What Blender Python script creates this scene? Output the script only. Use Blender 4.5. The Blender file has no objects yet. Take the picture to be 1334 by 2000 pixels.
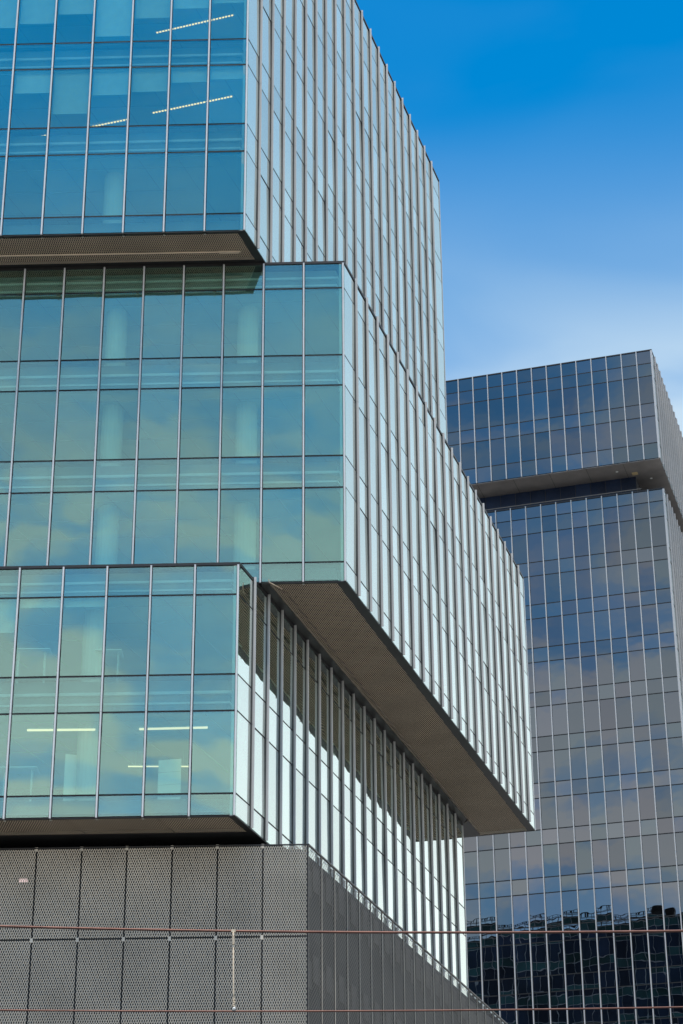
import bpy, math, random
from mathutils import Matrix, Vector
random.seed(11)
sc = bpy.context.scene
COL = sc.collection
EYE = 1.6
# ------------------------------------------------------------------ camera
cd = bpy.data.cameras.new('camera'); cam = bpy.data.objects.new('camera', cd); COL.objects.link(cam)
RIGHT = Vector((0.99997587, 0.00301766, -0.00625666))
DOWN = Vector((-0.00694637, 0.43441217, -0.90068741))
FWD = Vector((0.0, 0.90070914, 0.43442265))
m = Matrix.Identity(4)
for i in range(3):
    m[i][0], m[i][1], m[i][2] = RIGHT[i], -DOWN[i], -FWD[i]
m[2][3] = EYE
cam.matrix_world = m
cd.sensor_fit = 'VERTICAL'; cd.sensor_height = 36.0; cd.sensor_width = 24.0
cd.lens = 4122.99 / 2000 * 36
cd.clip_start = 0.1; cd.clip_end = 6000
sc.camera = cam
# ------------------------------------------------------------------ world, sun, exposure
SUN_AZ, SUN_EL = 190.0, 73.0           # azimuth clockwise from +Y
w = bpy.data.worlds.new('World'); sc.world = w; w.use_nodes = True
nt = w.node_tree; N = nt.nodes; L = nt.links; N.clear()
def nd(t, **k):
    n = N.new(t)
    for a, b in k.items(): setattr(n, a, b)
    return n
out = nd('ShaderNodeOutputWorld'); bg = nd('ShaderNodeBackground')
sky = nd('ShaderNodeTexSky', sky_type='NISHITA'); sky.sun_disc = False
sky.sun_elevation = math.radians(SUN_EL); sky.sun_rotation = math.radians(SUN_AZ)
sky.air_density = 1.0; sky.dust_density = 0.0; sky.ozone_density = 3.0
hs = nd('ShaderNodeHueSaturation'); hs.inputs['Saturation'].default_value = 1.50; hs.inputs['Hue'].default_value = 0.491; hs.inputs['Value'].default_value = 1.42
L.new(sky.outputs[0], hs.inputs['Color'])
tc = nd('ShaderNodeTexCoord'); sep = nd('ShaderNodeSeparateXYZ'); L.new(tc.outputs['Generated'], sep.inputs[0])
veil = nd('ShaderNodeMapRange', interpolation_type='SMOOTHSTEP'); L.new(sep.outputs['Z'], veil.inputs['Value'])
veil.inputs['From Min'].default_value = 0.43; veil.inputs['From Max'].default_value = 0.615
veil.inputs['To Min'].default_value = 0.93; veil.inputs['To Max'].default_value = 0.0
# cloud field: direction stretched so that clouds lie in flat layers
mp = nd('ShaderNodeMapping'); mp.inputs['Scale'].default_value = (1.0, 1.0, 2.6); mp.inputs['Location'].default_value = (4.13, 4.08, 4.45)
L.new(tc.outputs['Generated'], mp.inputs['Vector'])
nz = nd('ShaderNodeTexNoise'); nz.inputs['Scale'].default_value = 8.0; nz.inputs['Detail'].default_value = 4; nz.inputs['Roughness'].default_value = 0.40; nz.inputs['Distortion'].default_value = 0.5
L.new(mp.outputs[0], nz.inputs['Vector'])
cl = nd('ShaderNodeMapRange', interpolation_type='SMOOTHSTEP'); L.new(nz.outputs['Fac'], cl.inputs['Value'])
clow = nd('ShaderNodeMapRange', interpolation_type='SMOOTHSTEP'); L.new(sep.outputs['Z'], clow.inputs['Value'])
clow.inputs['From Min'].default_value = 0.45; clow.inputs['From Max'].default_value = 0.55; clow.inputs['To Min'].default_value = 1.0; clow.inputs['To Max'].default_value = 0.04
clm = nd('ShaderNodeMath', operation='MULTIPLY'); L.new(cl.outputs[0], clm.inputs[0]); L.new(clow.outputs[0], clm.inputs[1])
cl.inputs['From Min'].default_value = 0.26; cl.inputs['From Max'].default_value = 0.70
cl.inputs['To Min'].default_value = -0.62; cl.inputs['To Max'].default_value = 0.40
# a bank of thin high cloud towards the north-east quarter of the sky (mirrored in the side facades)
az = nd('ShaderNodeMath', operation='ARCTAN2'); L.new(sep.outputs['X'], az.inputs[0]); L.new(sep.outputs['Y'], az.inputs[1])
azd = nd('ShaderNodeMath', operation='SUBTRACT'); L.new(az.outputs[0], azd.inputs[0]); azd.inputs[1].default_value = math.radians(55)
aza = nd('ShaderNodeMath', operation='ABSOLUTE'); L.new(azd.outputs[0], aza.inputs[0])
bank = nd('ShaderNodeMapRange', interpolation_type='SMOOTHSTEP'); L.new(aza.outputs[0], bank.inputs['Value'])
bank.inputs['From Min'].default_value = math.radians(22); bank.inputs['From Max'].default_value = math.radians(44)
bank.inputs['To Min'].default_value = 0.80; bank.inputs['To Max'].default_value = 0.0
ab = nd('ShaderNodeMath', operation='ADD'); L.new(veil.outputs[0], ab.inputs[0]); L.new(bank.outputs[0], ab.inputs[1])
ad = nd('ShaderNodeMath', operation='ADD', use_clamp=True); L.new(ab.outputs[0], ad.inputs[0]); L.new(clm.outputs[0], ad.inputs[1])
ve2 = nd('ShaderNodeMapRange'); L.new(sep.outputs['Z'], ve2.inputs['Value'])
ve2.inputs['From Min'].default_value = 0.20; ve2.inputs['From Max'].default_value = 0.52
hz = nd('ShaderNodeMix', data_type='RGBA'); L.new(ve2.outputs[0], hz.inputs['Factor'])
hz.inputs['A'].default_value = (7.8, 8.1, 8.0, 1); hz.inputs['B'].default_value = (3.1, 4.4, 5.7, 1)
mx = nd('ShaderNodeMix', data_type='RGBA'); L.new(ad.outputs[0], mx.inputs['Factor'])
L.new(hs.outputs[0], mx.inputs['A']); L.new(hz.outputs['Result'], mx.inputs['B'])
L.new(mx.outputs['Result'], bg.inputs['Color']); bg.inputs['Strength'].default_value = 0.15
L.new(bg.outputs[0], out.inputs['Surface'])
sd = bpy.data.lights.new('sun', 'SUN'); sd.energy = 3.2; sd.angle = math.radians(10); sd.color = (1.0, 0.90, 0.77)
sun = bpy.data.objects.new('sun', sd); COL.objects.link(sun)
a, e = math.radians(SUN_AZ), math.radians(SUN_EL)
sun.rotation_euler = Vector((-math.sin(a)*math.cos(e), -math.cos(a)*math.cos(e), -math.sin(e))).to_track_quat('-Z', 'Y').to_euler()
sun.location = (-60, -60, 120)
sc.view_settings.view_transform = 'Standard'; sc.view_settings.look = 'None'
sc.view_settings.exposure = 0.0; sc.view_settings.gamma = 1.0; sc.view_settings.use_curve_mapping = False
cy = sc.cycles
cy.use_denoising = True; cy.max_bounces = 10; cy.transparent_max_bounces = 24; cy.glossy_bounces = 5; cy.diffuse_bounces = 4
cy.sample_clamp_indirect = 6; cy.caustics_reflective = False; cy.caustics_refractive = False

# ------------------------------------------------------------------ materials
MATS = {}
def newmat(name):
    mt = bpy.data.materials.new(name); mt.use_nodes = True; mt.node_tree.nodes.clear(); MATS[name] = mt
    return mt, mt.node_tree.nodes, mt.node_tree.links
def pbr(name, col, rough=0.5, metal=0.0, var=0.08, scale=3.0, bump=0.0, spec=0.5, obj_var=0.0, stretch=(1, 1, 1)):
    mt, n, l = newmat(name)
    o = n.new('ShaderNodeOutputMaterial'); b = n.new('ShaderNodeBsdfPrincipled')
    b.inputs['Roughness'].default_value = rough; b.inputs['Metallic'].default_value = metal
    b.inputs['Specular IOR Level'].default_value = spec
    g = n.new('ShaderNodeNewGeometry'); mpn = n.new('ShaderNodeMapping'); mpn.inputs['Scale'].default_value = stretch
    l.new(g.outputs['Position'], mpn.inputs['Vector'])
    z = n.new('ShaderNodeTexNoise'); z.inputs['Scale'].default_value = scale; z.inputs['Detail'].default_value = 5
    l.new(mpn.outputs[0], z.inputs['Vector'])
    r = n.new('ShaderNodeMapRange'); l.new(z.outputs['Fac'], r.inputs['Value'])
    r.inputs['From Min'].default_value = 0.3; r.inputs['From Max'].default_value = 0.7
    r.inputs['To Min'].default_value = 1 - var; r.inputs['To Max'].default_value = 1 + var
    v = n.new('ShaderNodeVectorMath'); v.operation = 'SCALE'; v.inputs[0].default_value = col
    fac = r.outputs[0]
    if obj_var:
        oi = n.new('ShaderNodeObjectInfo'); r2 = n.new('ShaderNodeMapRange'); l.new(oi.outputs['Random'], r2.inputs['Value'])
        r2.inputs['To Min'].default_value = 1 - obj_var; r2.inputs['To Max'].default_value = 1 + obj_var
        mu = n.new('ShaderNodeMath'); mu.operation = 'MULTIPLY'; l.new(fac, mu.inputs[0]); l.new(r2.outputs[0], mu.inputs[1]); fac = mu.outputs[0]
    l.new(fac, v.inputs['Scale']); l.new(v.outputs[0], b.inputs['Base Color'])
    if bump:
        bp = n.new('ShaderNodeBump'); bp.inputs['Distance'].default_value = bump; l.new(z.outputs['Fac'], bp.inputs['Height'])
        l.new(bp.outputs[0], b.inputs['Normal'])
    l.new(b.outputs[0], o.inputs['Surface'])
    return mt
def glass(name, r0, r1, t0, t1, power=2.0, wave=0.0012, wscale=0.75, rough=0.0, obj_var=0.1, r0b=None):
    """coated curtain-wall glass: a sharp mirror plus tinted see-through, both depending on the angle of incidence"""
    mt, n, l = newmat(name)
    o = n.new('ShaderNodeOutputMaterial'); add = n.new('ShaderNodeAddShader')
    g = n.new('ShaderNodeBsdfGlossy'); g.inputs['Roughness'].default_value = rough
    t = n.new('ShaderNodeBsdfTransparent')
    lw = n.new('ShaderNodeLayerWeight'); lw.inputs['Blend'].default_value = 0.5
    pw = n.new('ShaderNodeMapRange'); pw.interpolation_type = 'SMOOTHSTEP'; l.new(lw.outputs['Facing'], pw.inputs['Value'])
    pw.inputs['From Min'].default_value = 0.10; pw.inputs['From Max'].default_value = power
    def mix(c0, c1):
        mm = n.new('ShaderNodeMix'); mm.data_type = 'RGBA'; l.new(pw.outputs[0], mm.inputs['Factor'])
        mm.inputs['A'].default_value = (*c0, 1); mm.inputs['B'].default_value = (*c1, 1); return mm.outputs['Result']
    oi = n.new('ShaderNodeObjectInfo'); r2 = n.new('ShaderNodeMapRange'); l.new(oi.outputs['Random'], r2.inputs['Value'])
    r2.inputs['To Min'].default_value = 1 - obj_var; r2.inputs['To Max'].default_value = 1.0
    if r0b:      # coating colour drifts a little from pane to pane
        wn = n.new('ShaderNodeTexWhiteNoise'); wn.noise_dimensions = '1D'; l.new(oi.outputs['Random'], wn.inputs['W'])
        m0 = n.new('ShaderNodeMix'); m0.data_type = 'RGBA'; l.new(wn.outputs['Value'], m0.inputs['Factor']); m0.inputs['A'].default_value = (*r0, 1); m0.inputs['B'].default_value = (*r0b, 1)
        mm = n.new('ShaderNodeMix'); mm.data_type = 'RGBA'; l.new(pw.outputs[0], mm.inputs['Factor']); l.new(m0.outputs['Result'], mm.inputs['A']); mm.inputs['B'].default_value = (*r1, 1)
        rcol = mm.outputs['Result']
    else: rcol = mix(r0, r1)
    sv = n.new('ShaderNodeVectorMath'); sv.operation = 'SCALE'; l.new(rcol, sv.inputs[0]); l.new(r2.outputs[0], sv.inputs['Scale'])
    l.new(sv.outputs[0], g.inputs['Color']); l.new(mix(t0, t1), t.inputs['Color'])
    # slight roller-wave and pillowing of the tempered panes, different in every pane
    tco = n.new('ShaderNodeTexCoord'); ofs = n.new('ShaderNodeVectorMath'); ofs.operation = 'SCALE'
    cmb = n.new('ShaderNodeCombineXYZ'); l.new(oi.outputs['Random'], cmb.inputs[0]); l.new(oi.outputs['Random'], cmb.inputs[2])
    l.new(cmb.outputs[0], ofs.inputs[0]); ofs.inputs['Scale'].default_value = 60
    av = n.new('ShaderNodeVectorMath'); av.operation = 'ADD'; l.new(tco.outputs['Object'], av.inputs[0]); l.new(ofs.outputs[0], av.inputs[1])
    z = n.new('ShaderNodeTexNoise'); z.inputs['Scale'].default_value = wscale; z.inputs['Detail'].default_value = 1.0
    l.new(av.outputs[0], z.inputs['Vector'])
    ln = n.new('ShaderNodeVectorMath'); ln.operation = 'DOT_PRODUCT'
    l.new(tco.outputs['Object'], ln.inputs[0]); l.new(tco.outputs['Object'], ln.inputs[1])
    pil = n.new('ShaderNodeMath'); pil.operation = 'MULTIPLY_ADD'; l.new(ln.outputs['Value'], pil.inputs[0]); pil.inputs[1].default_value = -0.35
    l.new(z.outputs['Fac'], pil.inputs[2])
    bp = n.new('ShaderNodeBump'); bp.inputs['Distance'].default_value = wave; l.new(pil.outputs[0], bp.inputs['Height'])
    l.new(bp.outputs[0], g.inputs['Normal'])
    l.new(g.outputs[0], add.inputs[0]); l.new(t.outputs[0], add.inputs[1]); l.new(add.outputs[0], o.inputs['Surface'])
    return mt
def emit(name, col, s):
    mt, n, l = newmat(name); o = n.new('ShaderNodeOutputMaterial'); em = n.new('ShaderNodeEmission')
    em.inputs['Color'].default_value = (*col, 1); em.inputs['Strength'].default_value = s; l.new(em.outputs[0], o.inputs['Surface']); return mt
glass('vision', (0.172, 0.212, 0.192), (0.94, 1.0, 0.955), (0.72, 0.87, 0.81), (0.04, 0.06, 0.055), power=0.90, wave=0.0050, obj_var=0.16)
glass('spandrel', (0.177, 0.217, 0.198), (0.94, 1.0, 0.955), (0.66, 0.80, 0.76), (0.04, 0.06, 0.055), power=0.90, wave=0.0050, obj_var=0.16)
glass('tower_glass', (0.208, 0.20, 0.217), (0.80, 0.88, 0.90), (0.03, 0.045, 0.05), (0.01, 0.015, 0.015), power=1.1, wave=0.0032, obj_var=0.25, r0b=(0.175, 0.198, 0.21))
glass('tower_glass_band', (0.222, 0.213, 0.228), (0.80, 0.88, 0.90), (0.03, 0.045, 0.05), (0.01, 0.015, 0.015), power=1.1, wave=0.0032, obj_var=0.25, r0b=(0.175, 0.198, 0.21))
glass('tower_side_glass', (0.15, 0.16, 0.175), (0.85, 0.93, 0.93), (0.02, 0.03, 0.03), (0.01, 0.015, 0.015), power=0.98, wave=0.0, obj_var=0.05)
pbr('recess_glass', (0.012, 0.022, 0.05), 0.2, var=0.4, scale=0.3, obj_var=0.2)
pbr('alu', (0.68, 0.67, 0.65), 0.45, 0.0, var=0.06, scale=2.0, stretch=(1, 1, 0.15), obj_var=0.05)
pbr('alu_white', (0.66, 0.66, 0.65), 0.35, 0.1, var=0.05, scale=2.0, obj_var=0.03)
pbr('alu_inner', (0.62, 0.66, 0.63), 0.5, 0.0, var=0.05)
pbr('gasket', (0.012, 0.013, 0.014), 0.6, spec=0.3)
pbr('coping', (0.028, 0.026, 0.026), 0.45, 0.2, var=0.2, scale=1.5)
pbr('trim_dark', (0.018, 0.018, 0.018), 0.5, 0.2, var=0.25, scale=0.8)
pbr('mesh_side_shaded', (0.20, 0.18, 0.155), 0.55, 0.0, spec=0.15, var=0.12, scale=0.6, obj_var=0.08)  # same mesh as the podium front, with the unlit side's shade in its colour
pbr('fin_base', (0.15, 0.15, 0.145), 0.5, 0.2)
pbr('conduit_brown', (0.16, 0.12, 0.09), 0.6)
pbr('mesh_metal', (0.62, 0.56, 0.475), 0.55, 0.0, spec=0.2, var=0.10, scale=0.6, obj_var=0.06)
pbr('mesh_soffit', (0.70, 0.575, 0.43), 0.6, 0.0, spec=0.1, var=0.10, scale=0.7)
pbr('void_dark', (0.02, 0.02, 0.021), 0.8, var=0.3)
pbr('backing', (0.035, 0.036, 0.036), 0.75, var=0.3, scale=0.5)
pbr('backing_light', (0.075, 0.072, 0.068), 0.7, var=0.2)
pbr('ceiling_white', (0.84, 0.85, 0.82), 0.7, var=0.05, scale=0.5)
pbr('shadowbox', (0.30, 0.34, 0.34), 0.6, var=0.1, scale=0.4)
pbr('ledge', (0.85, 0.88, 0.86), 0.5, var=0.05)
pbr('core_wall', (0.45, 0.46, 0.45), 0.7, var=0.2, scale=0.25)
pbr('column_white', (0.62, 0.62, 0.58), 0.6, var=0.05, scale=1.0)
pbr('blind', (0.60, 0.63, 0.62), 0.8, var=0.06, obj_var=0.08)
pbr('board', (0.85, 0.86, 0.83), 0.5, var=0.04)
pbr('furniture_grey', (0.55, 0.57, 0.56), 0.5)
pbr('tower_body', (0.02, 0.022, 0.028), 0.6, var=0.2)
pbr('tower_soffit', (0.20, 0.185, 0.175), 0.6, var=0.15, scale=0.6)
pbr('tower_fin', (0.52, 0.505, 0.49), 0.35, 0.2, var=0.05, obj_var=0.05)
pbr('panel_tan', (0.62, 0.47, 0.25), 0.6)
pbr('neighbour_glass', (0.016, 0.038, 0.085), 0.35, var=0.5, scale=0.12, spec=0.25, obj_var=0.5)
pbr('neighbour_band', (0.03, 0.10, 0.115), 0.4, var=0.5, scale=0.2, spec=0.25, obj_var=0.5)
pbr('neighbour_line', (0.42, 0.46, 0.52), 0.6, var=0.2)
pbr('wire_copper', (0.16, 0.075, 0.055), 0.45, 0.5, var=0.25, scale=6)
pbr('insulator_tan', (0.62, 0.50, 0.36), 0.55, var=0.15, scale=20)
pbr('pole_grey', (0.25, 0.26, 0.26), 0.5, 0.4)
pbr('paving', (0.42, 0.39, 0.34), 0.85, var=0.12, scale=0.4, bump=0.004)
pbr('asphalt', (0.055, 0.055, 0.057), 0.9, var=0.2, scale=2.0, bump=0.004)
pbr('kerbstone', (0.33, 0.32, 0.30), 0.8)
emit('lamp_warm', (1.0, 0.56, 0.20), 2.0)
emit('lamp_white', (1.0, 0.72, 0.46), 1.15)
emit('sign_pink', (1.0, 0.72, 0.72), 0.9)

# ------------------------------------------------------------------ mesh helpers
class MB:
    def __init__(s): s.v = []; s.f = []; s.mi = []; s.mats = []
    def _m(s, mat):
        if mat not in s.mats: s.mats.append(mat)
        return s.mats.index(mat)
    def box(s, x0, x1, y0, y1, z0, z1, mat):
        b = len(s.v)
        s.v += [(x0,y0,z0),(x1,y0,z0),(x1,y1,z0),(x0,y1,z0),(x0,y0,z1),(x1,y0,z1),(x1,y1,z1),(x0,y1,z1)]
        s.f += [tuple(b+i for i in q) for q in ((0,3,2,1),(4,5,6,7),(0,1,5,4),(1,2,6,5),(2,3,7,6),(3,0,4,7))]
        s.mi += [s._m(mat)]*6
    def prism(s, pts, z0, z1, mat, mat_bottom=None):
        n = len(pts); b = len(s.v)
        ar = sum(pts[i][0]*pts[(i+1) % n][1]-pts[(i+1) % n][0]*pts[i][1] for i in range(n))
        if ar < 0: pts = pts[::-1]
        s.v += [(p[0], p[1], z0) for p in pts] + [(p[0], p[1], z1) for p in pts]
        s.f.append(tuple(b+i for i in range(n-1, -1, -1))); s.mi.append(s._m(mat_bottom or mat))
        s.f.append(tuple(b+n+i for i in range(n))); s.mi.append(s._m(mat))
        for i in range(n):
            j = (i+1) % n; s.f.append((b+i, b+j, b+n+j, b+n+i)); s.mi.append(s._m(mat))
    def bar(s, p, q, wd, ht, mat):
        p, q = Vector(p), Vector(q); d = (q-p).normalized()
        up = Vector((0, 0, 1)) if abs(d.z) < 0.9 else Vector((0, 1, 0))
        r = d.cross(up).normalized(); u = r.cross(d).normalized(); b = len(s.v)
        for c in (p, q):
            for sx, sy in ((-1,-1),(1,-1),(1,1),(-1,1)): s.v.append(tuple(c + r*(sx*wd/2) + u*(sy*ht/2)))
        s.f += [tuple(b+i for i in k) for k in ((0,1,2,3),(7,6,5,4),(0,4,5,1),(1,5,6,2),(2,6,7,3),(3,7,4,0))]
        s.mi += [s._m(mat)]*6
    def tube(s, pts, rad, mat, seg=10):
        pts = [Vector(p) for p in pts]; n = len(pts)
        rads = rad if isinstance(rad, (list, tuple)) else [rad]*n
        b = len(s.v)
        for i, p in enumerate(pts):
            d = (pts[min(i+1, n-1)]-pts[max(i-1, 0)]).normalized()
            up = Vector((0, 0, 1)) if abs(d.z) < 0.9 else Vector((0, 1, 0))
            r = d.cross(up).normalized(); u = r.cross(d).normalized()
            for k in range(seg):
                t = 2*math.pi*k/seg; s.v.append(tuple(p + r*(math.cos(t)*rads[i]) + u*(math.sin(t)*rads[i])))
        for i in range(n-1):
            for k in range(seg):
                k2 = (k+1) % seg
                s.f.append((b+i*seg+k, b+i*seg+k2, b+(i+1)*seg+k2, b+(i+1)*seg+k)); s.mi.append(s._m(mat))
        s.f.append(tuple(b+k for k in range(seg-1, -1, -1))); s.mi.append(s._m(mat))
        s.f.append(tuple(b+(n-1)*seg+k for k in range(seg))); s.mi.append(s._m(mat))
    def mesh(s, name, smooth=False):
        me = bpy.data.meshes.new(name); me.from_pydata(s.v, [], s.f)
        for mt in s.mats: me.materials.append(MATS[mt])
        me.polygons.foreach_set('material_index', s.mi)
        if smooth: me.polygons.foreach_set('use_smooth', [True]*len(s.f))
        me.update(); return me
    def build(s, name, parent=None, mw=None, smooth=False):
        return link(name, s.mesh(name, smooth), parent, mw)
def link(name, me, parent=None, mw=None):
    o = bpy.data.objects.new(name, me); COL.objects.link(o)
    if parent is not None:
        o.parent = parent
        if parent.type == 'EMPTY': o.matrix_parent_inverse = Matrix.Translation(-Vector(parent.location))
    if mw is not None: o.matrix_basis = mw
    return o
def empty(name, loc, label, cat, group=None):
    o = bpy.data.objects.new(name, None); COL.objects.link(o); o.location = loc; o.empty_display_size = 1
    return tag(o, label, cat, group)
def tag(o, label=None, cat=None, group=None, kind=None):
    if label: o['label'] = label
    if cat: o['category'] = cat
    if group: o['group'] = group
    if kind: o['kind'] = kind
    return o
def V2(a): return Vector((a[0], a[1]))
def frame(o, u, z=0.0):
    """facade frame: local x along the facade, y inwards, z up"""
    mw = Matrix.Identity(4)
    mw[0][0], mw[1][0] = u[0], u[1]; mw[0][1], mw[1][1] = -u[1], u[0]
    mw[0][3], mw[1][3], mw[2][3] = o[0], o[1], z
    return mw
def isect(p, d, q, e):
    cr = d[0]*e[1]-d[1]*e[0]; t = ((q[0]-p[0])*e[1]-(q[1]-p[1])*e[0])/cr
    return (p[0]+d[0]*t, p[1]+d[1]*t)

# directions measured from the photograph's vanishing points
dF = V2((0.9996219, -0.02749637)); nF = V2((-0.02749637, -0.9996219))
dS = V2((0.29083189, 0.95677417)); nS = V2((0.95677417, -0.29083189))
dT = V2((0.95630476, -0.2923717)); nT = V2((-0.2923717, -0.95630476)); dTS = V2((0.2923717, 0.95630476)); nTS = dT.copy()

# ------------------------------------------------------------------ the ground
b = MB(); b.box(-3000, 3000, -3000, 3000, -0.5, 0.0, 'paving'); tag(b.build('ground'), kind='structure')
b = MB(); b.box(-400, 400, 9.0, 33.0, -0.4, 0.004, 'asphalt'); tag(b.build('road'), kind='structure')
b = MB(); b.box(-400, 400, 33.0, 33.3, -0.4, 0.13, 'kerbstone'); b.box(-400, 400, 8.7, 9.0, -0.4, 0.13, 'kerbstone'); tag(b.build('kerb'), kind='structure')

# ------------------------------------------------------------------ expanded metal
def expanded(x0, x1, y0, y1, w=0.078, h=0.176, t=0.022, lift=0.008, inside=None, emit_v=None):
    """flat strands joined into diamonds, in a local (x, y) plane with z as depth; strands are turned out of the plane"""
    vs, fs = [], []
    ni, nj = int(round((x1-x0)/(w/2))), int(round((y1-y0)/(h/2)))
    hx, hy = w/2, h/2
    ln = math.hypot(hx, hy)
    for j in range(nj):
        for i in range(ni):
            up = (i+j) % 2 == 0
            ax, ay = x0+i*hx, y0+(j if up else j+1)*hy
            bx, by = ax+hx, y0+(j+1 if up else j)*hy
            if inside and not inside((ax+bx)/2, (ay+by)/2): continue
            px, py = -(by-ay)/ln*t/2, (bx-ax)/ln*t/2
            if py < 0: px, py = -px, -py
            k = len(vs)
            vs += [(ax-px, ay-py, -lift), (bx-px, by-py, -lift), (bx+px, by+py, lift), (ax+px, ay+py, lift)]
            fs.append((k, k+1, k+2, k+3))
    return vs, fs

# ------------------------------------------------------------------ the glass office building
office = empty('office_building', (-3.5, 66.0, 0.0),
               'pale teal glass office building of stacked shifted blocks with vertical metal fins', 'building')
WL = 24.0   # how far the blocks go on to the left of the picture
PANE = {}
def pane_mesh(kind, wd, ht):
    k = (kind, round(wd, 3), round(ht, 3))
    if k not in PANE:
        b = MB(); b.box(-wd/2, wd/2, 0.0, 0.012, -ht/2, ht/2, kind); PANE[k] = b.mesh('glass_pane')
    return PANE[k]
FIN = {}
def fin_mesh(segs, cap, depth=0.105, width=0.055, gw=0.10, base=0.012):
    k = (tuple(round(q, 3) for s_ in segs for q in s_), cap, depth, width, base)
    if k not in FIN:
        b = MB()
        for z0, z1 in segs:
            b.box(-width/2, width/2, -depth, -base, z0+0.006, z1-0.006, cap)
            b.box(-width*0.42, width*0.42, -base-0.001, 0.02, z0, z1, 'fin_base' if base > 0.03 else 'gasket')
        b.box(-gw/2, gw/2, 0.001, 0.05, segs[0][0], segs[-1][1], 'gasket')
        b.box(-0.035, 0.035, 0.05, 0.20, segs[0][0], segs[-1][1], 'alu_inner')
        FIN[k] = b.mesh('fin')
    return FIN[k]
def facade(parent, O, u, ss, zs, kinds, cap, wob=0.0038, fin_top=0.0, fin_bot=0.0, fins=True, pane_names=('vision_pane', 'spandrel_pane'),
           mats=('vision', 'spandrel'), fin_depth=0.105, fin_width=0.055, fin_gw=0.10, fin_base=0.012, skip_fin=(), tr_h=0.062, zlim=None):
    """panes between fins at ss (sorted along u) and transoms at zs; kinds gives 'v' or 's' for each band"""
    for bi in range(len(ss)-1):
        x0, x1 = ss[bi]+0.045, ss[bi+1]-0.045
        for k in range(len(zs)-1):
            z0, z1 = zs[k]+tr_h/2, zs[k+1]-tr_h/2
            v = kinds[k] == 'v'
            me = pane_mesh(mats[0] if v else mats[1], x1-x0, z1-z0)
            c = V2(O)+u*((x0+x1)/2)
            mw = frame(c, u, (z0+z1)/2) @ Matrix.Rotation(random.gauss(0, wob), 4, 'Z') @ Matrix.Rotation(random.gauss(0, wob), 4, 'X')
            link(pane_names[0] if v else pane_names[1], me, parent, mw)
    # transoms: thin dark recessed joints
    for k in range(1, len(zs)-1):
        b = MB(); b.box(ss[0], ss[-1], 0.003, 0.06, zs[k]-tr_h/2, zs[k]+tr_h/2, 'gasket')
        b.box(ss[0], ss[-1], 0.06, 0.19, zs[k]-0.03, zs[k]+0.03, 'alu_inner')
        b.build('transom', parent, frame(O, u))
    if fins:
        lv = [zs[0]-fin_bot] + [zs[k] for k in range(1, len(zs)-1) if kinds[k] == 's' and kinds[k-1] == 'v'] + [zs[-1]+fin_top]
        segs = [(lv[i], lv[i+1]) for i in range(len(lv)-1)]
        for i, s_ in enumerate(ss):
            if i in skip_fin: continue
            link('fin', fin_mesh(segs, cap, fin_depth, fin_width, fin_gw, fin_base), parent, frame(V2(O)+u*s_, u))

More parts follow.
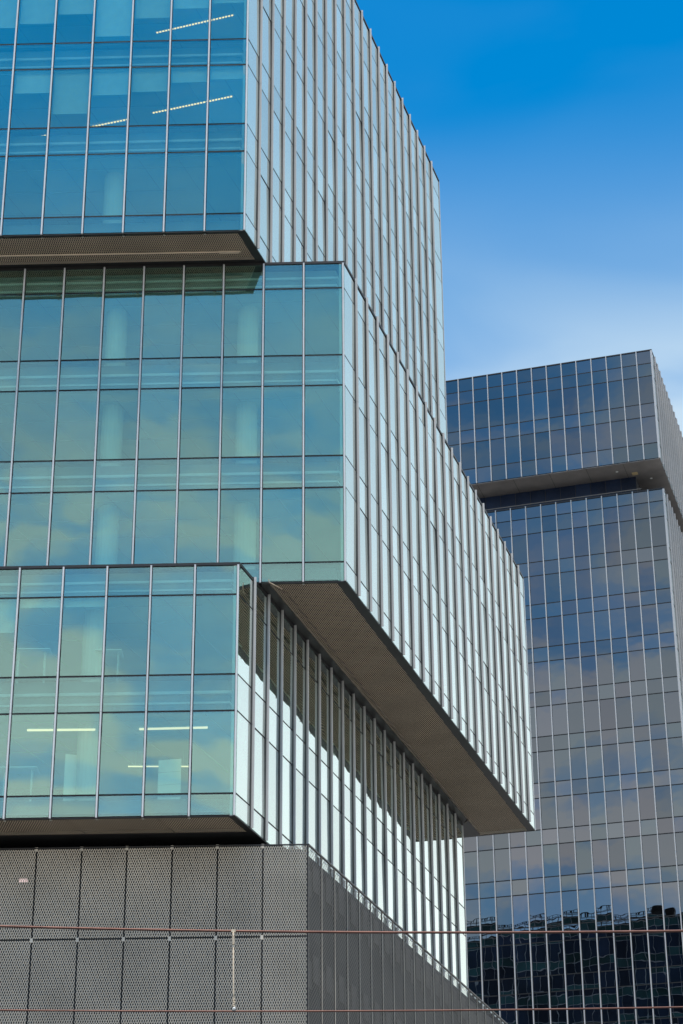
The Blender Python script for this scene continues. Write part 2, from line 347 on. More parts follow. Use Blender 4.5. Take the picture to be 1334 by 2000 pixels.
def block(name, C0, Ls, zs, kinds, front_n, side_s, core_d=8.0):
    """one stacked block: C0 its front right corner, Ls its length along the side street"""
    C0 = V2(C0); zs = [z+EYE for z in zs]
    P1 = C0 + dS*Ls; P3 = C0 - dF*WL
    def ring(d):
        f0 = C0 - nF*d; s0 = C0 - nS*d; r0 = P1 - dS*d; l0 = P3 + dF*d
        a = isect(f0, dF, s0, dS); bb = isect(s0, dS, r0, nS); cc = isect(r0, nS, l0, dS); dd = isect(l0, dS, f0, dF)
        return [a, bb, cc, dd]
    b = MB()
    # floor slabs behind the spandrels; shadow boxes with a ledge
    for k, kd in enumerate(kinds):
        z0, z1 = zs[k], zs[k+1]
        if kd == 's':
            lo = z0+0.20 if k == 0 else z0+0.10
            b.prism(ring(0.42), lo, z1-0.04, 'shadowbox', 'ceiling_white')
            if k > 0:
                hh = z1-z0
                b.prism(ring(0.30), z0+hh*0.56, z0+hh*0.64, 'ledge')
                b.prism(ring(0.37), z0+hh*0.30, z0+hh*0.36, 'ledge')
    for k, kd in enumerate(kinds):
        if kd == 's' and k > 0:                     # joints and slots of the metal ceiling
            zc = zs[k]+0.096
            for i in range(1, 12):
                p = C0 - dF*(1.5*i-0.4) - nF*0.6; q = p - nF*6.0 + dF*1.8
                if (p-C0).dot(nS) < -0.6 and (q-C0).dot(nS) < -0.6: b.bar((*p, zc), (*q, zc), 0.012, 0.012, 'core_wall')
            for d_ in (1.1, 2.6, 4.1):
                p = V2(ring(d_)[0]) - dF*0.5; q = p - dF*15; b.bar((*p, zc-0.001), (*q, zc-0.001), 0.012, 0.012, 'core_wall')
    b.prism(ring(core_d), zs[0]+0.22, zs[-1]-0.1, 'core_wall')
    # roof edge
    for i in range(4):
        o_, i_ = ring(-0.03), ring(0.45); j = (i+1) % 4
        b.prism([o_[i], o_[j], i_[j], i_[i]], zs[-1]+0.0, zs[-1]+0.10, 'coping')
    b.prism(ring(0.45), zs[-1]-0.06, zs[-1]+0.04, 'trim_dark')
    blk = b.build(name, office)
    # corner post
    b = MB(); a0 = ring(0.02)[0]; b.prism([ring(0.02)[0], tuple(V2(ring(0.02)[0])-dF*0.17), tuple(V2(ring(0.02)[0])-dF*0.17+dS*0.17), tuple(V2(ring(0.02)[0])+dS*0.17)], zs[0], zs[-1], 'alu_inner')
    b.build('corner_post', blk)
    b = MB(); c_ = V2(C0)+nF*0.035-dF*0.03
    b.prism([tuple(C0+nF*0.06+nS*0.004), tuple(C0-dF*0.065+nF*0.06), tuple(C0-dF*0.065), tuple(C0)], zs[0], zs[-1], 'alu_white')
    b.prism([tuple(C0-dF*0.085+nF*0.004), tuple(C0-dF*0.085-nF*0.02), tuple(C0-dF*0.02-nF*0.02), tuple(C0-dF*0.02+nF*0.004)], zs[0], zs[-1], 'gasket')
    b.build('corner_fin', blk)
    ssf = [-1.5*i for i in range(front_n, -1, -1)]
    facade(blk, C0, dF, ssf, zs, kinds, 'alu_white', skip_fin=(len(ssf)-1,), fin_top=0.02, fin_bot=0.03, fin_depth=0.09, fin_width=0.056, fin_gw=0.11)
    facade(blk, C0, dS, [0.0]+side_s+[Ls], zs, kinds, 'alu', skip_fin=(0, len(side_s)+1), fin_top=0.16, fin_bot=0.0, fin_depth=0.108, fin_base=0.034)
    # rear corner trim, back and left walls, plain
    b = MB(); b.box(-0.02, 0.05, -0.03, 0.1, zs[0], zs[-1], 'alu_white'); b.build('corner_trim', blk, frame(P1, dS))
    r = ring(0.03); b = MB(); b.prism([r[1], r[2], tuple(V2(r[2])-dS*0.2), tuple(V2(r[1])-dS*0.2)], zs[0], zs[-1], 'shadowbox'); b.build('rear_wall', blk)
    r = ring(0.0); b = MB(); left0 = V2(C0)-dF*(1.5*front_n)
    b.prism([tuple(left0), tuple(P3), tuple(P3-nF*0.2), tuple(left0-nF*0.2)], zs[0], zs[-1], 'shadowbox')
    b.prism([tuple(V2(r[3])-nF*0.2), r[2], tuple(V2(r[2])+nS*0.2), tuple(V2(r[3])-nF*0.2+nS*0.2)], zs[0], zs[-1], 'shadowbox'); b.build('party_wall', blk)
    # round columns behind the glass
    for k, kd in enumerate(kinds):
        if kd != 'v': continue
        if name == 'upper_block' and k > 1: continue
        for q in (-3.7, -8.7):
            uu = (V2((0.149, 67.321)).dot(dF)+q); base = V2(C0)+dF*(uu-V2(C0).dot(dF))-nF*1.7
            if (base-V2(C0)).dot(nS) > -1.0: continue
            b = MB(); b.tube([(base[0], base[1], zs[k]-0.04), (base[0], base[1], zs[k+1]+0.1)], 0.40, 'column_white', 20); b.build('column', blk, smooth=False)
    return blk, zs, ring

def soffit(blk, poly, z, axis, seams, w=0.080, h=0.24):
    """expanded-metal ceiling hung under an overhang; axis is the long way of the diamonds"""
    ax = V2(axis); px = V2((ax[1], -ax[0])); o = V2(poly[0])
    loc = [((V2(p)-o).dot(px), (V2(p)-o).dot(ax)) for p in poly]
    n = len(loc)
    ar = sum(loc[i][0]*loc[(i+1) % n][1]-loc[(i+1) % n][0]*loc[i][1] for i in range(n))
    sg = 1 if ar > 0 else -1
    def inside(x, y):
        for i in range(n):
            x0, y0 = loc[i]; x1, y1 = loc[(i+1) % n]
            if sg*((x1-x0)*(y-y0)-(y1-y0)*(x-x0)) < 0: return False
        return True
    xs = [p[0] for p in loc]; ys = [p[1] for p in loc]
    vs, fs = expanded(min(xs), max(xs), min(ys), max(ys), w, h, 0.0235, 0.004, inside)
    vs = [(o[0]+px[0]*x+ax[0]*y, o[1]+px[1]*x+ax[1]*y, z+zz) for x, y, zz in vs]
    me = bpy.data.meshes.new('soffit_mesh'); me.from_pydata(vs, [], fs); me.materials.append(MATS['mesh_soffit'])
    tag(link('soffit_mesh', me, blk), kind='stuff')
    b = MB(); b.prism([tuple(p) for p in poly], z+0.10, z+0.16, 'void_dark'); b.build('soffit_backing', blk)
    e0, e1 = V2(poly[1])-V2(poly[0]), V2(poly[3])-V2(poly[0])
    lo, sh = (e0, e1) if e0.length > e1.length else (e1, e0)
    for i in range(1, int(lo.length/2.95)+1 if seams else 0):
        p = V2(poly[0])+lo.normalized()*(2.95*i-0.6); q = p+sh
        b = MB(); b.bar((*p, z-0.008), (*q, z-0.008), 0.014, 0.016, 'conduit_brown'); b.build('soffit_joint', blk)

zA = [42.97, 43.72, 46.5, 47.75, 50.5, 51.72, 54.55, 55.8, 58.6, 59.85, 62.5, 63.9, 65.0]; kA = 'svsvsvsvsvss'
zB = [29.80, 30.54, 33.46, 34.73, 37.62, 38.89, 41.77, 42.83]; kB = 'svsvsvs'
zC = [20.80, 21.55, 24.40, 25.69, 28.58, 29.66]; kC = 'svsvs'
CA, CB, CC, CP = (-3.459, 65.246), (0.149, 67.321), (-3.496, 65.601), (-1.182, 67.558)
LA, LB, LC = 30.2, 30.64, 31.1
upper, zAw, ringA = block('upper_block', CA, LA, zA, kA, 8, [1.30+1.43*i for i in range(20)])
middle, zBw, ringB = block('middle_block', CB, LB, zB, kB, 10, [1.40+1.468*i for i in range(20)])
lower, zCw, ringC = block('lower_block', CC, LC, zC, kC, 8, [1.46+1.476*i for i in range(20)])

def border(blk, ringf, z, wfront, wside, Ls):
    """dark flat trim round the underside of an overhang"""
    o_, i_ = ringf(0.0), ringf(wside)
    f0 = [o_[0], o_[3], tuple(V2(o_[3])-nF*wfront), tuple(isect(V2(o_[0])-nF*wfront, dF, o_[0], dS))]
    b = MB(); b.prism(f0, z-0.03, z-0.002, 'trim_dark')
    fc = isect(V2(o_[0])-nF*wfront, dF, o_[0], dS); fi = isect(V2(o_[0])-nF*wfront, dF, V2(o_[0])-nS*wside, dS)
    b.prism([tuple(fc), tuple(o_[1]), tuple(V2(o_[1])-nS*wside), tuple(fi)], z-0.03, z-0.002, 'trim_dark')
    b.build('soffit_trim', blk)
def strip(ringf, d0f, d1f, d0s, wl=WL):
    """part of a block's underside between two offsets from its front face"""
    c = ringf(0)[0]
    p = [isect(V2(c)-nF*d0f, dF, V2(c)-nS*d0s, dS), isect(V2(c)-nF*d1f, dF, V2(c)-nS*d0s, dS)]
    return [p[0], p[1], tuple(V2(p[1])-dF*wl), tuple(V2(p[0])-dF*wl)]
border(upper, ringA, zAw[0], 0.16, 0.30, LA)
soffit(upper, strip(ringA, 0.16, 1.98, 0.30, 15), zAw[0]-0.02, -nF, False)
border(middle, ringB, zBw[0], 0.14, 0.34, LB)
cB0 = V2(ringB(0)[0]); rear = V2(ringB(0)[1])
pB = [isect(cB0-nF*0.14, dF, cB0-nS*0.34, dS), isect(rear-dS*0.12, nS, cB0-nS*0.34, dS),
      isect(rear-dS*0.12, nS, cB0-nS*2.62, dS), isect(cB0-nF*0.14, dF, cB0-nS*2.62, dS)]
soffit(middle, pB, zBw[0]-0.02, -nF, False)
b = MB(); rb = ringB(0); b.prism([tuple(V2(rear)), tuple(V2(rear)-nS*12), tuple(V2(rear)-nS*12-dS*0.12), tuple(V2(rear)-dS*0.12)], zBw[0]-0.03, zBw[0]-0.003, 'trim_dark'); b.build('soffit_trim', middle)
for blk_, pol_, z_ in ((upper, strip(ringA, 1.98, 3.2, 0.30, 15), zAw[0]), (lower, strip(ringC, 1.72, 3.2, 0.22, 15), zCw[0]),
                       (middle, [isect(cB0-nF*0.14, dF, cB0-nS*2.62, dS), isect(rear-dS*0.12, nS, cB0-nS*2.62, dS), isect(rear-dS*0.12, nS, cB0-nS*4.2, dS), isect(cB0-nF*0.14, dF, cB0-nS*4.2, dS)], zBw[0])):
    b = MB(); b.prism([tuple(p) for p in pol_], z_-0.03, z_-0.004, 'trim_dark'); b.build('soffit_trim', blk_)
border(lower, ringC, zCw[0], 0.10, 0.22, LC)
soffit(lower, strip(ringC, 0.10, 1.72, 0.22, 15), zCw[0]-0.02, -nF, True)
# conduits clipped under the soffits
b = MB(); z_ = zBw[0]-0.06
b.tube([(-2.2067, 67.85, z_), (-1.95, 68.21, z_), (5.807, 94.67, z_), (5.667, 95.2, z_)], 0.025, 'conduit_brown', 8); b.build('conduit', middle)
b = MB(); z_ = zAw[0]-0.06; b.tube([(-18, 66.86, z_), (-3.69, 66.594, z_)], 0.03, 'mesh_soffit', 8)
b.box(-4.5, -3.75, 66.55, 66.66, z_-0.04, z_+0.02, 'mesh_soffit'); b.build('conduit', upper)
b = MB(); b.tube([(-2.55, 67.10, zBw[0]-0.01), (-2.53, 67.12, zBw[0]-0.12), (-2.2, 67.6, zBw[0]-0.10), (-2.1, 67.85, zBw[0]-0.06)], 0.018, 'insulator_tan', 6); b.build('cable', middle)

# roller blinds drawn to different heights in the upper block
drops = {3: [0.62, 0.0, 0.34, 0.70, 0.40, 0.36, 0.22, 0.18], 5: [0.55, 0.66, 0.60, 0.45, 0.85, 0.55, 0.40, 0.32], 1: [0.0]*8, 7: [0.5]*8}
BL = {}
def blind(blk, O, u, s0, s1, ztop, drop, y=0.27):
    k = (round(s1-s0, 2), round(drop, 2))
    if k not in BL:
        b = MB(); wd = s1-s0
        b.box(-wd/2, wd/2, 0, 0.006, -drop, 0, 'blind'); b.box(-wd/2, wd/2, -0.012, 0.018, -drop-0.03, -drop, 'alu_inner'); BL[k] = b.mesh('roller_blind')
    mw = frame(V2(O)+u*((s0+s1)/2)-V2((u[1], -u[0]))*y, u, ztop)
    link('roller_blind', BL[k], blk, mw)
for k, dr in drops.items():
    for i, d in enumerate(dr):
        if d > 0.05: blind(upper, CA, dF, -1.5*(8-i)+0.05, -1.5*(7-i)-0.05, zAw[k+1]+0.06, 2.8*d)
for i, d in ((2, 0.10), (3, 0.10), (1, 0.42)):
    blind(lower, CC, dF, -1.5*(8-i-1)+0.05, -1.5*(7-i-1)-0.05, zCw[4]+0.05, 2.8*d)

# ------------------------------------------------------------------ the podium clad in expanded metal
zP0, zP1 = 20.40+EYE, 17.35+EYE; rowh = zP0-zP1
C0 = V2(CP); LP = 36.0
P1 = C0+dS*LP
b = MB()
def ringP(d):
    f0 = C0-nF*d; s0 = C0-nS*d; r0 = P1-dS*d; l0 = C0-dF*(WL-d)
    return [isect(f0, dF, s0, dS), isect(s0, dS, r0, nS), isect(r0, nS, l0, dS), isect(l0, dS, f0, dF)]
b.prism(ringP(0.35), 0.0, zP0-0.03, 'backing')
b.prism(ringP(1.2), zP0-0.03, zCw[0]-0.05, 'void_dark')
podium = b.build('podium', office)
vs, fs = expanded(-0.715, 0.715, -rowh/2+0.02, rowh/2-0.02)
me_pf = bpy.data.meshes.new('mesh_panel'); me_pf.from_pydata([(x, -z, y) for x, y, z in vs], [], fs); me_pf.materials.append(MATS['mesh_metal'])
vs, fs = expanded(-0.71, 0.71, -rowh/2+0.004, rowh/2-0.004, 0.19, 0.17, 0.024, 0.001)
me_ps = bpy.data.meshes.new('mesh_panel_side'); me_ps.from_pydata([(x, -z, y) for x, y, z in vs], [], fs); me_ps.materials.append(MATS['mesh_side_shaded'])
NPF, NPS = 9, 24
jc = MB(); jc.box(-0.022, 0.022, 0.0, 0.03, -rowh/2+0.004, rowh/2-0.004, 'gasket'); jc.box(0.022, 0.034, -0.018, 0.03, -rowh/2+0.004, rowh/2-0.004, 'mesh_metal'); me_jc = jc.mesh('joint_cover')
jb = MB(); jb.box(-0.045, 0.045, -0.01, 0.03, -0.07, 0.07, 'mesh_metal'); me_br = jb.mesh('bracket')
pk = MB(); pk.box(-0.33, 0.33, -0.01, 0.0, -0.45, 0.45, 'backing_light'); me_pk = pk.mesh('backing_panel')
for r_ in range(3):
    zc = zP0-rowh*(r_+0.5)
    for i in range(NPF):
        link('mesh_panel', me_pf, podium, frame(C0-dF*(1.5*i+0.745), dF, zc))
        if i: link('bracket', me_br, podium, frame(C0-dF*(1.5*i-0.005), dF, zc+rowh/2-0.03))
    for i in range(NPS):
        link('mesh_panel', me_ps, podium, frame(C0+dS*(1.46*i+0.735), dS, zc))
        link('joint_cover', me_jc, podium, frame(C0+dS*(1.46*i), dS, zc))
        for q, zz in ((0.37, 0.85), (1.08, 0.55)):
            link('backing_panel', me_pk, podium, frame(C0+dS*(1.46*i+q)-nS*0.33, dS, zc+zz))
# edge angles along the top and the corner; bright clips in the side's top edge
b = MB(); b.box(-1.5*NPF, 0.0, -0.02, 0.02, zP0-0.02, zP0+0.025, 'coping'); b.build('top_edge', podium, frame(C0, dF))
b = MB(); b.box(0.0, 1.46*NPS, -0.03, 0.03, zP0-0.02, zP0+0.035, 'coping'); b.build('top_edge', podium, frame(C0, dS))
b = MB(); b.box(-0.02, 0.02, -0.02, 0.02, zP0-rowh*3, zP0-0.02, 'coping'); b.build('corner_angle', podium, frame(C0, dF))
ck = MB(); ck.box(-0.12, 0.12, -0.035, -0.005, -0.025, 0.025, 'alu_inner'); me_ck = ck.mesh('clip')
for i in range(NPS):
    for q in (0.38, 1.08): link('clip', me_ck, podium, frame(C0+dS*(1.46*i+q), dS, zP0-0.12))
b = MB(); b.box(-0.05, 0.05, 0.02, 0.06, zP0-0.3, zP0, 'mesh_metal'); 

# ------------------------------------------------------------------ things seen inside the lit storeys
def light_strip(p, q, label, mat, wd=0.055, ht=0.035, dots=False, drop=0.0):
    p, q = Vector(p), Vector(q); p.z += EYE; q.z += EYE
    t = empty('ceiling_light', p, label, 'ceiling light', 'linear office lights')
    h = MB(); h.bar(p+Vector((0, 0, ht/2+0.012)), q+Vector((0, 0, ht/2+0.012)), wd+0.02, 0.03, 'alu_inner'); h.build('housing', t)
    d = MB()
    if dots:
        n = int((q-p).length/0.125)
        for i in range(n):
            a0 = p.lerp(q, (i+0.12)/n); a1 = p.lerp(q, (i+0.68)/n); d.bar(a0, a1, wd, ht, mat)
    else: d.bar(p, q, wd, ht, mat)
    d.build('diffuser', t)
    if drop:
        for f in (0.12, 0.88):
            c = MB(); a0 = p.lerp(q, f); c.tube([a0+Vector((0, 0, 0.05)), a0+Vector((0, 0, drop))], 0.006, 'alu_inner', 6); c.build('suspension_wire', t)
light_strip((-7.327, 67.988, 50.28), (-4.111, 66.938, 50.28), 'dotted warm ceiling light nearest the corner, lower of two stacked in the top block', 'lamp_warm', dots=True)
light_strip((-10.05, 68.933, 50.28), (-8.29, 68.378, 50.28), 'short dotted warm ceiling light left of the longer one, top block', 'lamp_warm', dots=True)
light_strip((-13.3, 69.95, 50.28), (-11.55, 69.36, 50.28), 'dotted warm ceiling light cut off by the left picture edge', 'lamp_warm', dots=True)
light_strip((-7.324, 68.12, 54.32), (-4.14, 67.04, 54.32), 'dotted warm ceiling light highest in the picture, top block', 'lamp_warm', dots=True)
light_strip((-10.575, 66.80, 24.19), (-8.288, 66.735, 24.17), 'long suspended white light on the left in the lowest glass block', 'lamp_white', 0.06, 0.06, drop=0.0)
light_strip((-6.81, 66.69, 24.16), (-4.52, 66.63, 24.18), 'long suspended white light near the corner of the lowest glass block', 'lamp_white', 0.06, 0.06, drop=0.0)
light_strip((-7.46, 69.71, 23.888), (-5.29, 69.65, 23.852), 'thin suspended light lower and deeper behind the whiteboard, lowest glass block', 'lamp_white', 0.04, 0.04, drop=0.8)
def board(p0, p1, z0, z1, label, lines):
    c = ((p0[0]+p1[0])/2, (p0[1]+p1[1])/2, z0+EYE); t = empty('whiteboard', c, label, 'whiteboard', 'standing whiteboards')
    b = MB(); b.bar((p0[0], p0[1], (z0+z1)/2+EYE), (p1[0], p1[1], (z0+z1)/2+EYE), 0.03, z1-z0, 'board'); b.build('panel', t)
    b = MB(); mx_ = ((p0[0]+p1[0])/2, (p0[1]+p1[1])/2)
    if lines: 
        for f in (0.25, 0.5, 0.75): b.bar((p0[0], p0[1]-0.02, z0+(z1-z0)*f+EYE), (p1[0], p1[1]-0.02, z0+(z1-z0)*f+EYE), 0.012, 0.012, 'furniture_grey')
    else: b.bar((mx_[0], mx_[1]-0.02, z0+EYE), (mx_[0], mx_[1]-0.02, z1+EYE), 0.012, 0.012, 'furniture_grey')
    b.build('seam', t)
    for s_ in (0.1, 0.9):
        x = p0[0]+(p1[0]-p0[0])*s_; y = p0[1]+(p1[1]-p0[1])*s_
        b = MB(); b.box(x-0.02, x+0.02, y-0.25, y+0.25, z0-0.06+EYE, z0+EYE, 'furniture_grey'); b.build('foot', t)
board((-9.36, 67.6), (-8.55, 67.9), 21.65, 23.62, 'tall folded whiteboard with a centre seam behind the lowest glass', False)
board((-6.22, 67.75), (-5.45, 67.6), 21.65, 23.42, 'wide ribbed whiteboard under the thin light near the corner', True)
def desk(x, y, z, label, wd=1.3):
    t = empty('desk', (x, y, z+EYE), label, 'desk', 'office desks behind the glass')
    b = MB(); b.box(x-wd/2, x+wd/2, y-0.35, y+0.35, z+1.52+EYE, z+1.55+EYE, 'board'); b.build('table_top', t)
    for s_ in (-0.35, 0.35):
        b = MB(); b.box(x+s_*wd-0.03, x+s_*wd+0.03, y-0.04, y+0.04, z+0.03+EYE, z+1.52+EYE, 'furniture_grey'); b.box(x+s_*wd-0.05, x+s_*wd+0.05, y-0.3, y+0.3, z+EYE, z+0.03+EYE, 'furniture_grey'); b.build('leg', t)
desk(-10.9, 67.6, 21.52, 'raised standing desk on T legs at the left of the lowest storey')
desk(-10.65, 67.3, 25.66, 'white standing desk behind the glass at left, upper storey of the lowest block')
desk(-8.0, 67.3, 25.60, 'white standing desk near the middle, upper storey of the lowest block', 0.9)

# ------------------------------------------------------------------ the dark tower
tower = empty('glass_tower', (30.5, 180.0, 0.0), 'dark purplish glass tower with white fins and a recessed dark storey', 'tower')
ut = -23.355; TU = -180.6; TL = -182.4; ul = -23.485
def tp(u, c): return dT*u + nT*c
def tower_part(name, u0, c, zs, kinds, nb, depth, ns, zbase, off=0.0, pane_from=0):
    zs = [z+EYE for z in zs]; C0 = tp(u0, c); W = 1.5*nb
    b = MB()
    q = [C0-dT*0.12-nT*0.12, C0-dT*0.12+dTS*(depth-0.12), C0-dT*(W-0.1)+dTS*(depth-0.12), C0-dT*(W-0.1)-nT*0.12]
    b.prism([tuple(p) for p in q], zbase+0.004, zs[-1]-0.02, 'tower_body')
    q = [C0+nT*0.04+nTS*0.04, C0+nTS*0.04+dTS*depth, C0-dT*W+dTS*depth, C0-dT*W+nT*0.04]
    b.prism([tuple(p) for p in q], zs[-1], zs[-1]+0.12, 'coping')
    part = b.build(name, tower)
    ss = [-1.5*i for i in range(nb, -1, -1)]
    facade(part, C0, dT, ss, zs, kinds, 'tower_fin', wob=0.0026, mats=('tower_glass', 'tower_glass_band'), skip_fin=(len(ss)-1,), fin_depth=0.16, fin_width=0.09, fin_gw=0.13, fin_top=0.08, tr_h=0.10)
    # side: one continuous skin of glass with fins standing off it
    b = MB(); b.box(0.0, depth, 0.0, 0.02, zs[0], zs[-1], 'tower_side_glass'); b.build('side_glazing', part, frame(C0, dTS))
    lv = [zs[0], zs[-1]+0.08]
    fm = fin_mesh([(lv[0], lv[1])], 'tower_fin', 0.16, 0.11, 0.14)
    for i in range(1, ns): link('fin', fm, part, frame(C0+dTS*(1.5*i), dTS))
    for k in range(1, len(zs)-1):
        b = MB(); b.box(0.0, depth, -0.012, 0.01, zs[k]-0.05, zs[k]+0.05, 'gasket'); b.build('transom', part, frame(C0, dTS))
    b = MB(); b.prism([tuple(C0+nT*0.05+nTS*0.05), tuple(C0-dT*0.12+nT*0.05), tuple(C0-dT*0.12), tuple(C0), tuple(C0+dTS*0.12), tuple(C0+dTS*0.12+nTS*0.05)], zs[0], zs[-1], 'tower_fin'); b.build('corner_fin', part)
    return part, C0
zU = [92.12, 93.80, 96.70, 98.14, 101.15, 102.55, 103.95]; kU = 'svsvss'
tup, CU = tower_part('upper_block', ut, TU, zU, kU, 15, 40.0, 26, 92.12+EYE)
zL = [89.68, 88.45, 86.80]
z_ = 83.75
while z_ > 36: zL += [z_, z_-1.44]; z_ -= 4.43
zL = zL[::-1]
kL = []
for k in range(len(zL)-1): kL.append('v' if zL[k+1]-zL[k] > 2.5 else 's')
tlo, CL = tower_part('lower_block', ul, TL, zL, ''.join(kL), 15, 40.0, 26, -EYE+0.0)
# storeys below, not in the picture
b = MB(); b.box(-22.5, 0, 0.0, 0.03, 0.02, zL[0]+EYE, 'tower_side_glass'); b.build('base_glazing', tlo, frame(CL, dT))
b = MB(); b.box(0, 40, 0.0, 0.03, 0.02, zL[0]+EYE, 'tower_side_glass'); b.build('base_glazing', tlo, frame(CL, dTS))
# soffit of the upper block, recessed storey, small lamps
zs_ = zU[0]+EYE
b = MB(); b.prism([tuple(CU-dT*0.03-nT*0.03), tuple(CU-dT*0.03+dTS*39.9), tuple(CU-dT*22.4+dTS*39.9), tuple(CU-dT*22.4-nT*0.03)], zs_-0.06, zs_+0.001, 'tower_soffit'); b.build('soffit', tup)
for i in range(1, 6):
    b = MB(); b.bar((*(CU-dT*(3.6*i)-nT*0.1), zs_-0.062), (*(CU-dT*(3.6*i)-nT*3.4), zs_-0.062), 0.03, 0.012, 'void_dark'); b.build('soffit_joint', tup)
rc = tp(-26.24, -183.8); zb = zL[-1]+EYE
b = MB(); b.prism([tuple(rc), tuple(rc+dTS*34), tuple(rc-dT*19+dTS*34), tuple(rc-dT*19)], zb-1.0, zs_-0.06, 'tower_body'); rec = b.build('recessed_storey', tower)
for i in range(13):
    o_ = link('recess_pane', pane_mesh('recess_glass' if 'recess_glass' in MATS else 'tower_glass', 1.44, zs_-zb+0.4), rec, frame(rc-dT*(1.5*i+0.75)+nT*0.03, dT, (zs_+zb)/2-0.26))
b = MB(); b.box(-19, 0.6, -0.9, -0.86, zb+0.55, zb+0.62, 'tower_soffit'); b.build('guard_rail', rec, frame(rc, dT))
for nm, u_, c_, s_, mt_ in (('soffit_lamp', -27.8, -182.18, 0.13, 'board'), ('soffit_lamp', -24.87, -184.58, 0.13, 'board'), ('soffit_hatch', -26.21, -183.1, 0.0, 'panel_tan')):
    p_ = tp(u_, c_); b = MB()
    if s_: b.tube([(p_[0], p_[1], zs_-0.075), (p_[0], p_[1], zs_-0.055)], s_, mt_, 16)
    else: b.prism([tuple(p_+dT*0.28+nT*0.3), tuple(p_+dT*0.28-nT*0.3), tuple(p_-dT*0.28-nT*0.3), tuple(p_-dT*0.28+nT*0.3)], zs_-0.08, zs_-0.055, mt_)
    b.build(nm, tup)

# ------------------------------------------------------------------ the block behind, seen mirrored in the tower's glass
nb_ = empty('dark_building', (*tp(-49, -100), 0.0), 'dark glass building with roof railing, seen mirrored low in the tower facade', 'building')
U0, U1, cN, hN = -68.0, -33.2, -104.0, 69.0+EYE
A0 = tp(U0, cN); A1 = tp(U1, cN)
b = MB(); b.prism([tuple(A0-(-nT)*0.15), tuple(A1-(-nT)*0.15), tuple(A1+nT*7.5), tuple(A0+nT*7.5)], 0.004, hN-0.15, 'neighbour_glass')
b.prism([tuple(A0-nT*0.1), tuple(A1-nT*0.1), tuple(A1+nT*7.6), tuple(A0+nT*7.6)], hN-0.15, hN, 'trim_dark'); nbody = b.build('body', nb_)
NP = {}
bays = 23; bw = (U1-U0)/bays
zz = hN-0.2; row = 0
while zz > 30:
    ht = 1.25 if row % 2 == 0 else 2.9
    for i in range(bays):
        mat = 'neighbour_band' if row % 2 == 0 else 'neighbour_glass'
        if (mat,) not in NP:
            q = MB(); q.box(-bw/2+0.03, bw/2-0.03, -0.03, 0.0, -ht/2+0.03, ht/2-0.03, mat); NP[(mat,)] = q.mesh('facade_pane')
        link('facade_pane', NP[(mat,)], nbody, frame(tp(U0+bw*(i+0.5), cN)+nT*0.06, dT*-1, zz-ht/2))
    q = MB(); q.box(0, U1-U0, -0.05, 0.0, -0.045, 0.045, 'neighbour_line'); q.build('band_line', nbody, frame(tp(U1, cN)+nT*0.03, dT*-1, zz))
    zz -= ht; row += 1
for i in range(bays+1):
    q = MB(); q.box(-0.03, 0.03, -0.05, 0.0, 25, hN-0.2, 'neighbour_line'); q.build('mullion', nbody, frame(tp(U0+bw*i, cN)+nT*0.02, dT*-1))
rp = MB(); rp.box(-0.04, 0.04, -0.04, 0.04, 0, 1.15, 'trim_dark'); me_rp = rp.mesh('rail_post')
RL0, RL1 = U0, -36.9
nr = 34
for i in range(nr+1):
    link('rail_post', me_rp, nb_, frame(tp(RL0+(RL1-RL0)*i/nr, cN)+nT*0.5, dT, hN))
b = MB()
for zz_, th in ((0.55, 0.10), (0.72, 0.05), (1.12, 0.07)): b.box(RL0-RL1, 0, -0.03, 0.03, hN+zz_-th/2, hN+zz_+th/2, 'trim_dark')
x_ = RL0-RL1
while x_ < -0.3:
    if random.random() < 0.75: b.box(x_, x_+random.uniform(0.05, 0.28), -0.02, 0.02, hN+0.72, hN+1.12, 'trim_dark')
    x_ += 0.42
b.build('railing', nb_, frame(tp(RL1, cN)+nT*0.5, dT))
b = MB(); b.prism([tuple(tp(-38.6, cN)+nT*0.6), tuple(tp(-37.2, cN)+nT*0.6), tuple(tp(-37.2, cN)+nT*3), tuple(tp(-38.6, cN)+nT*3)], hN, hN+1.3, 'trim_dark'); b.build('roof_hatch', nb_)

# ------------------------------------------------------------------ overhead line in front of the building
def wire(pts, rad, label):
    b = MB(); b.tube(pts, rad, 'wire_copper', 8); o = b.build('overhead_wire', smooth=True); return tag(o, label, 'wire', 'overhead tram wires')
def para(x, pts):
    """smooth curve through three measured points"""
    (x0, z0), (x1, z1), (x2, z2) = pts
    return z0*(x-x1)*(x-x2)/((x0-x1)*(x0-x2))+z1*(x-x0)*(x-x2)/((x1-x0)*(x1-x2))+z2*(x-x0)*(x-x1)/((x2-x0)*(x2-x1))
w1 = [(-3.642, 5.775), (-1.177, 5.706), (3.574, 5.675)]; w2 = [(-3.585, 4.890), (-1.163, 4.861), (3.512, 4.873)]
WX = 11.0
xs_ = [-WX+2*WX*i/44 for i in range(45)]
wire([(x, 22.0, para(x, w1)+EYE) for x in xs_], 0.0135, 'thick reddish upper tram wire crossing in front of the buildings')
wire([(x, 22.0, para(x, w2)+EYE) for x in xs_], 0.0095, 'thinner reddish lower tram wire near the bottom edge')
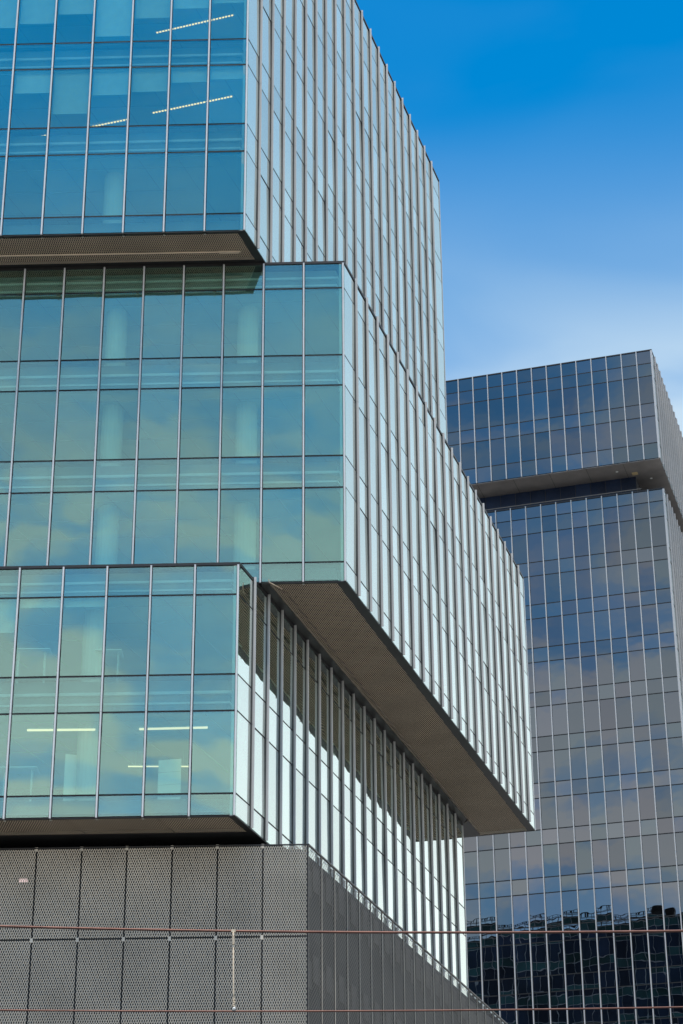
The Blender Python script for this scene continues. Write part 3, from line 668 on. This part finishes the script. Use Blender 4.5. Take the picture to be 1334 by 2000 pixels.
t = empty('wire_hanger', (-1.16, 22.0, 4.86+EYE), 'thin tan hanger rod joining the two overhead wires', 'hanger')
b = MB(); b.tube([(-1.172, 21.985, 5.70+EYE), (-1.160, 21.985, 5.05+EYE), (-1.153, 21.985, 4.93+EYE)], 0.008, 'insulator_tan', 8); b.build('rod', t, smooth=True)
b = MB(); b.box(-1.195, -1.148, 21.98, 22.018, 5.69+EYE, 5.72+EYE, 'insulator_tan'); b.tube([(-1.171, 21.98, 5.65+EYE), (-1.168, 21.98, 5.56+EYE)], 0.013, 'insulator_tan', 8); b.build('top_clamp', t)
b = MB()
for k in range(4): b.tube([(-1.156+0.012*(-1)**k, 21.98, 4.985-0.022*k+EYE), (-1.152-0.010*(-1)**k, 21.98, 4.968-0.022*k+EYE)], 0.011, 'insulator_tan', 8)
b.tube([(-1.150, 21.98, 4.90+EYE), (-1.150, 21.98, 4.885+EYE), (-1.150, 21.98, 4.87+EYE)], [0.009, 0.019, 0.009], 'board', 10); b.build('bottom_clamp', t)
def pole(x, label):
    t = empty('tram_pole', (x, 22.35, 0), label, 'pole', 'tram wire poles')
    b = MB(); b.tube([(x, 22.35, 0.004), (x, 22.35, 0.4), (x, 22.35, 0.45), (x, 22.35, 9.6)], [0.19, 0.19, 0.13, 0.09], 'pole_grey', 16); b.build('shaft', t, smooth=True)
    for z_ in (para(x, w1)+EYE, para(x, w2)+EYE):
        b = MB(); b.tube([(x, 22.3, z_), (x, 21.98, z_)], 0.03, 'pole_grey', 8); b.build('bracket', t)
pole(-WX+0.02, 'grey steel tram pole left of the picture holding the wires'); pole(WX-0.02, 'grey steel tram pole right of the picture holding the wires')
# small lit sign glimpsed behind the podium's mesh
t = empty('lit_sign', (-10.59, 67.95, 19.33+EYE), 'small pink and white lit sign glimpsed behind the metal mesh', 'sign')
b = MB(); b.box(-10.75, -10.43, 68.02, 68.08, 19.30+EYE, 19.46+EYE, 'trim_dark'); b.build('housing', t)
b = MB(); b.box(-10.73, -10.45, 68.0, 68.015, 19.32+EYE, 19.44+EYE, 'sign_pink'); b.build('face', t)
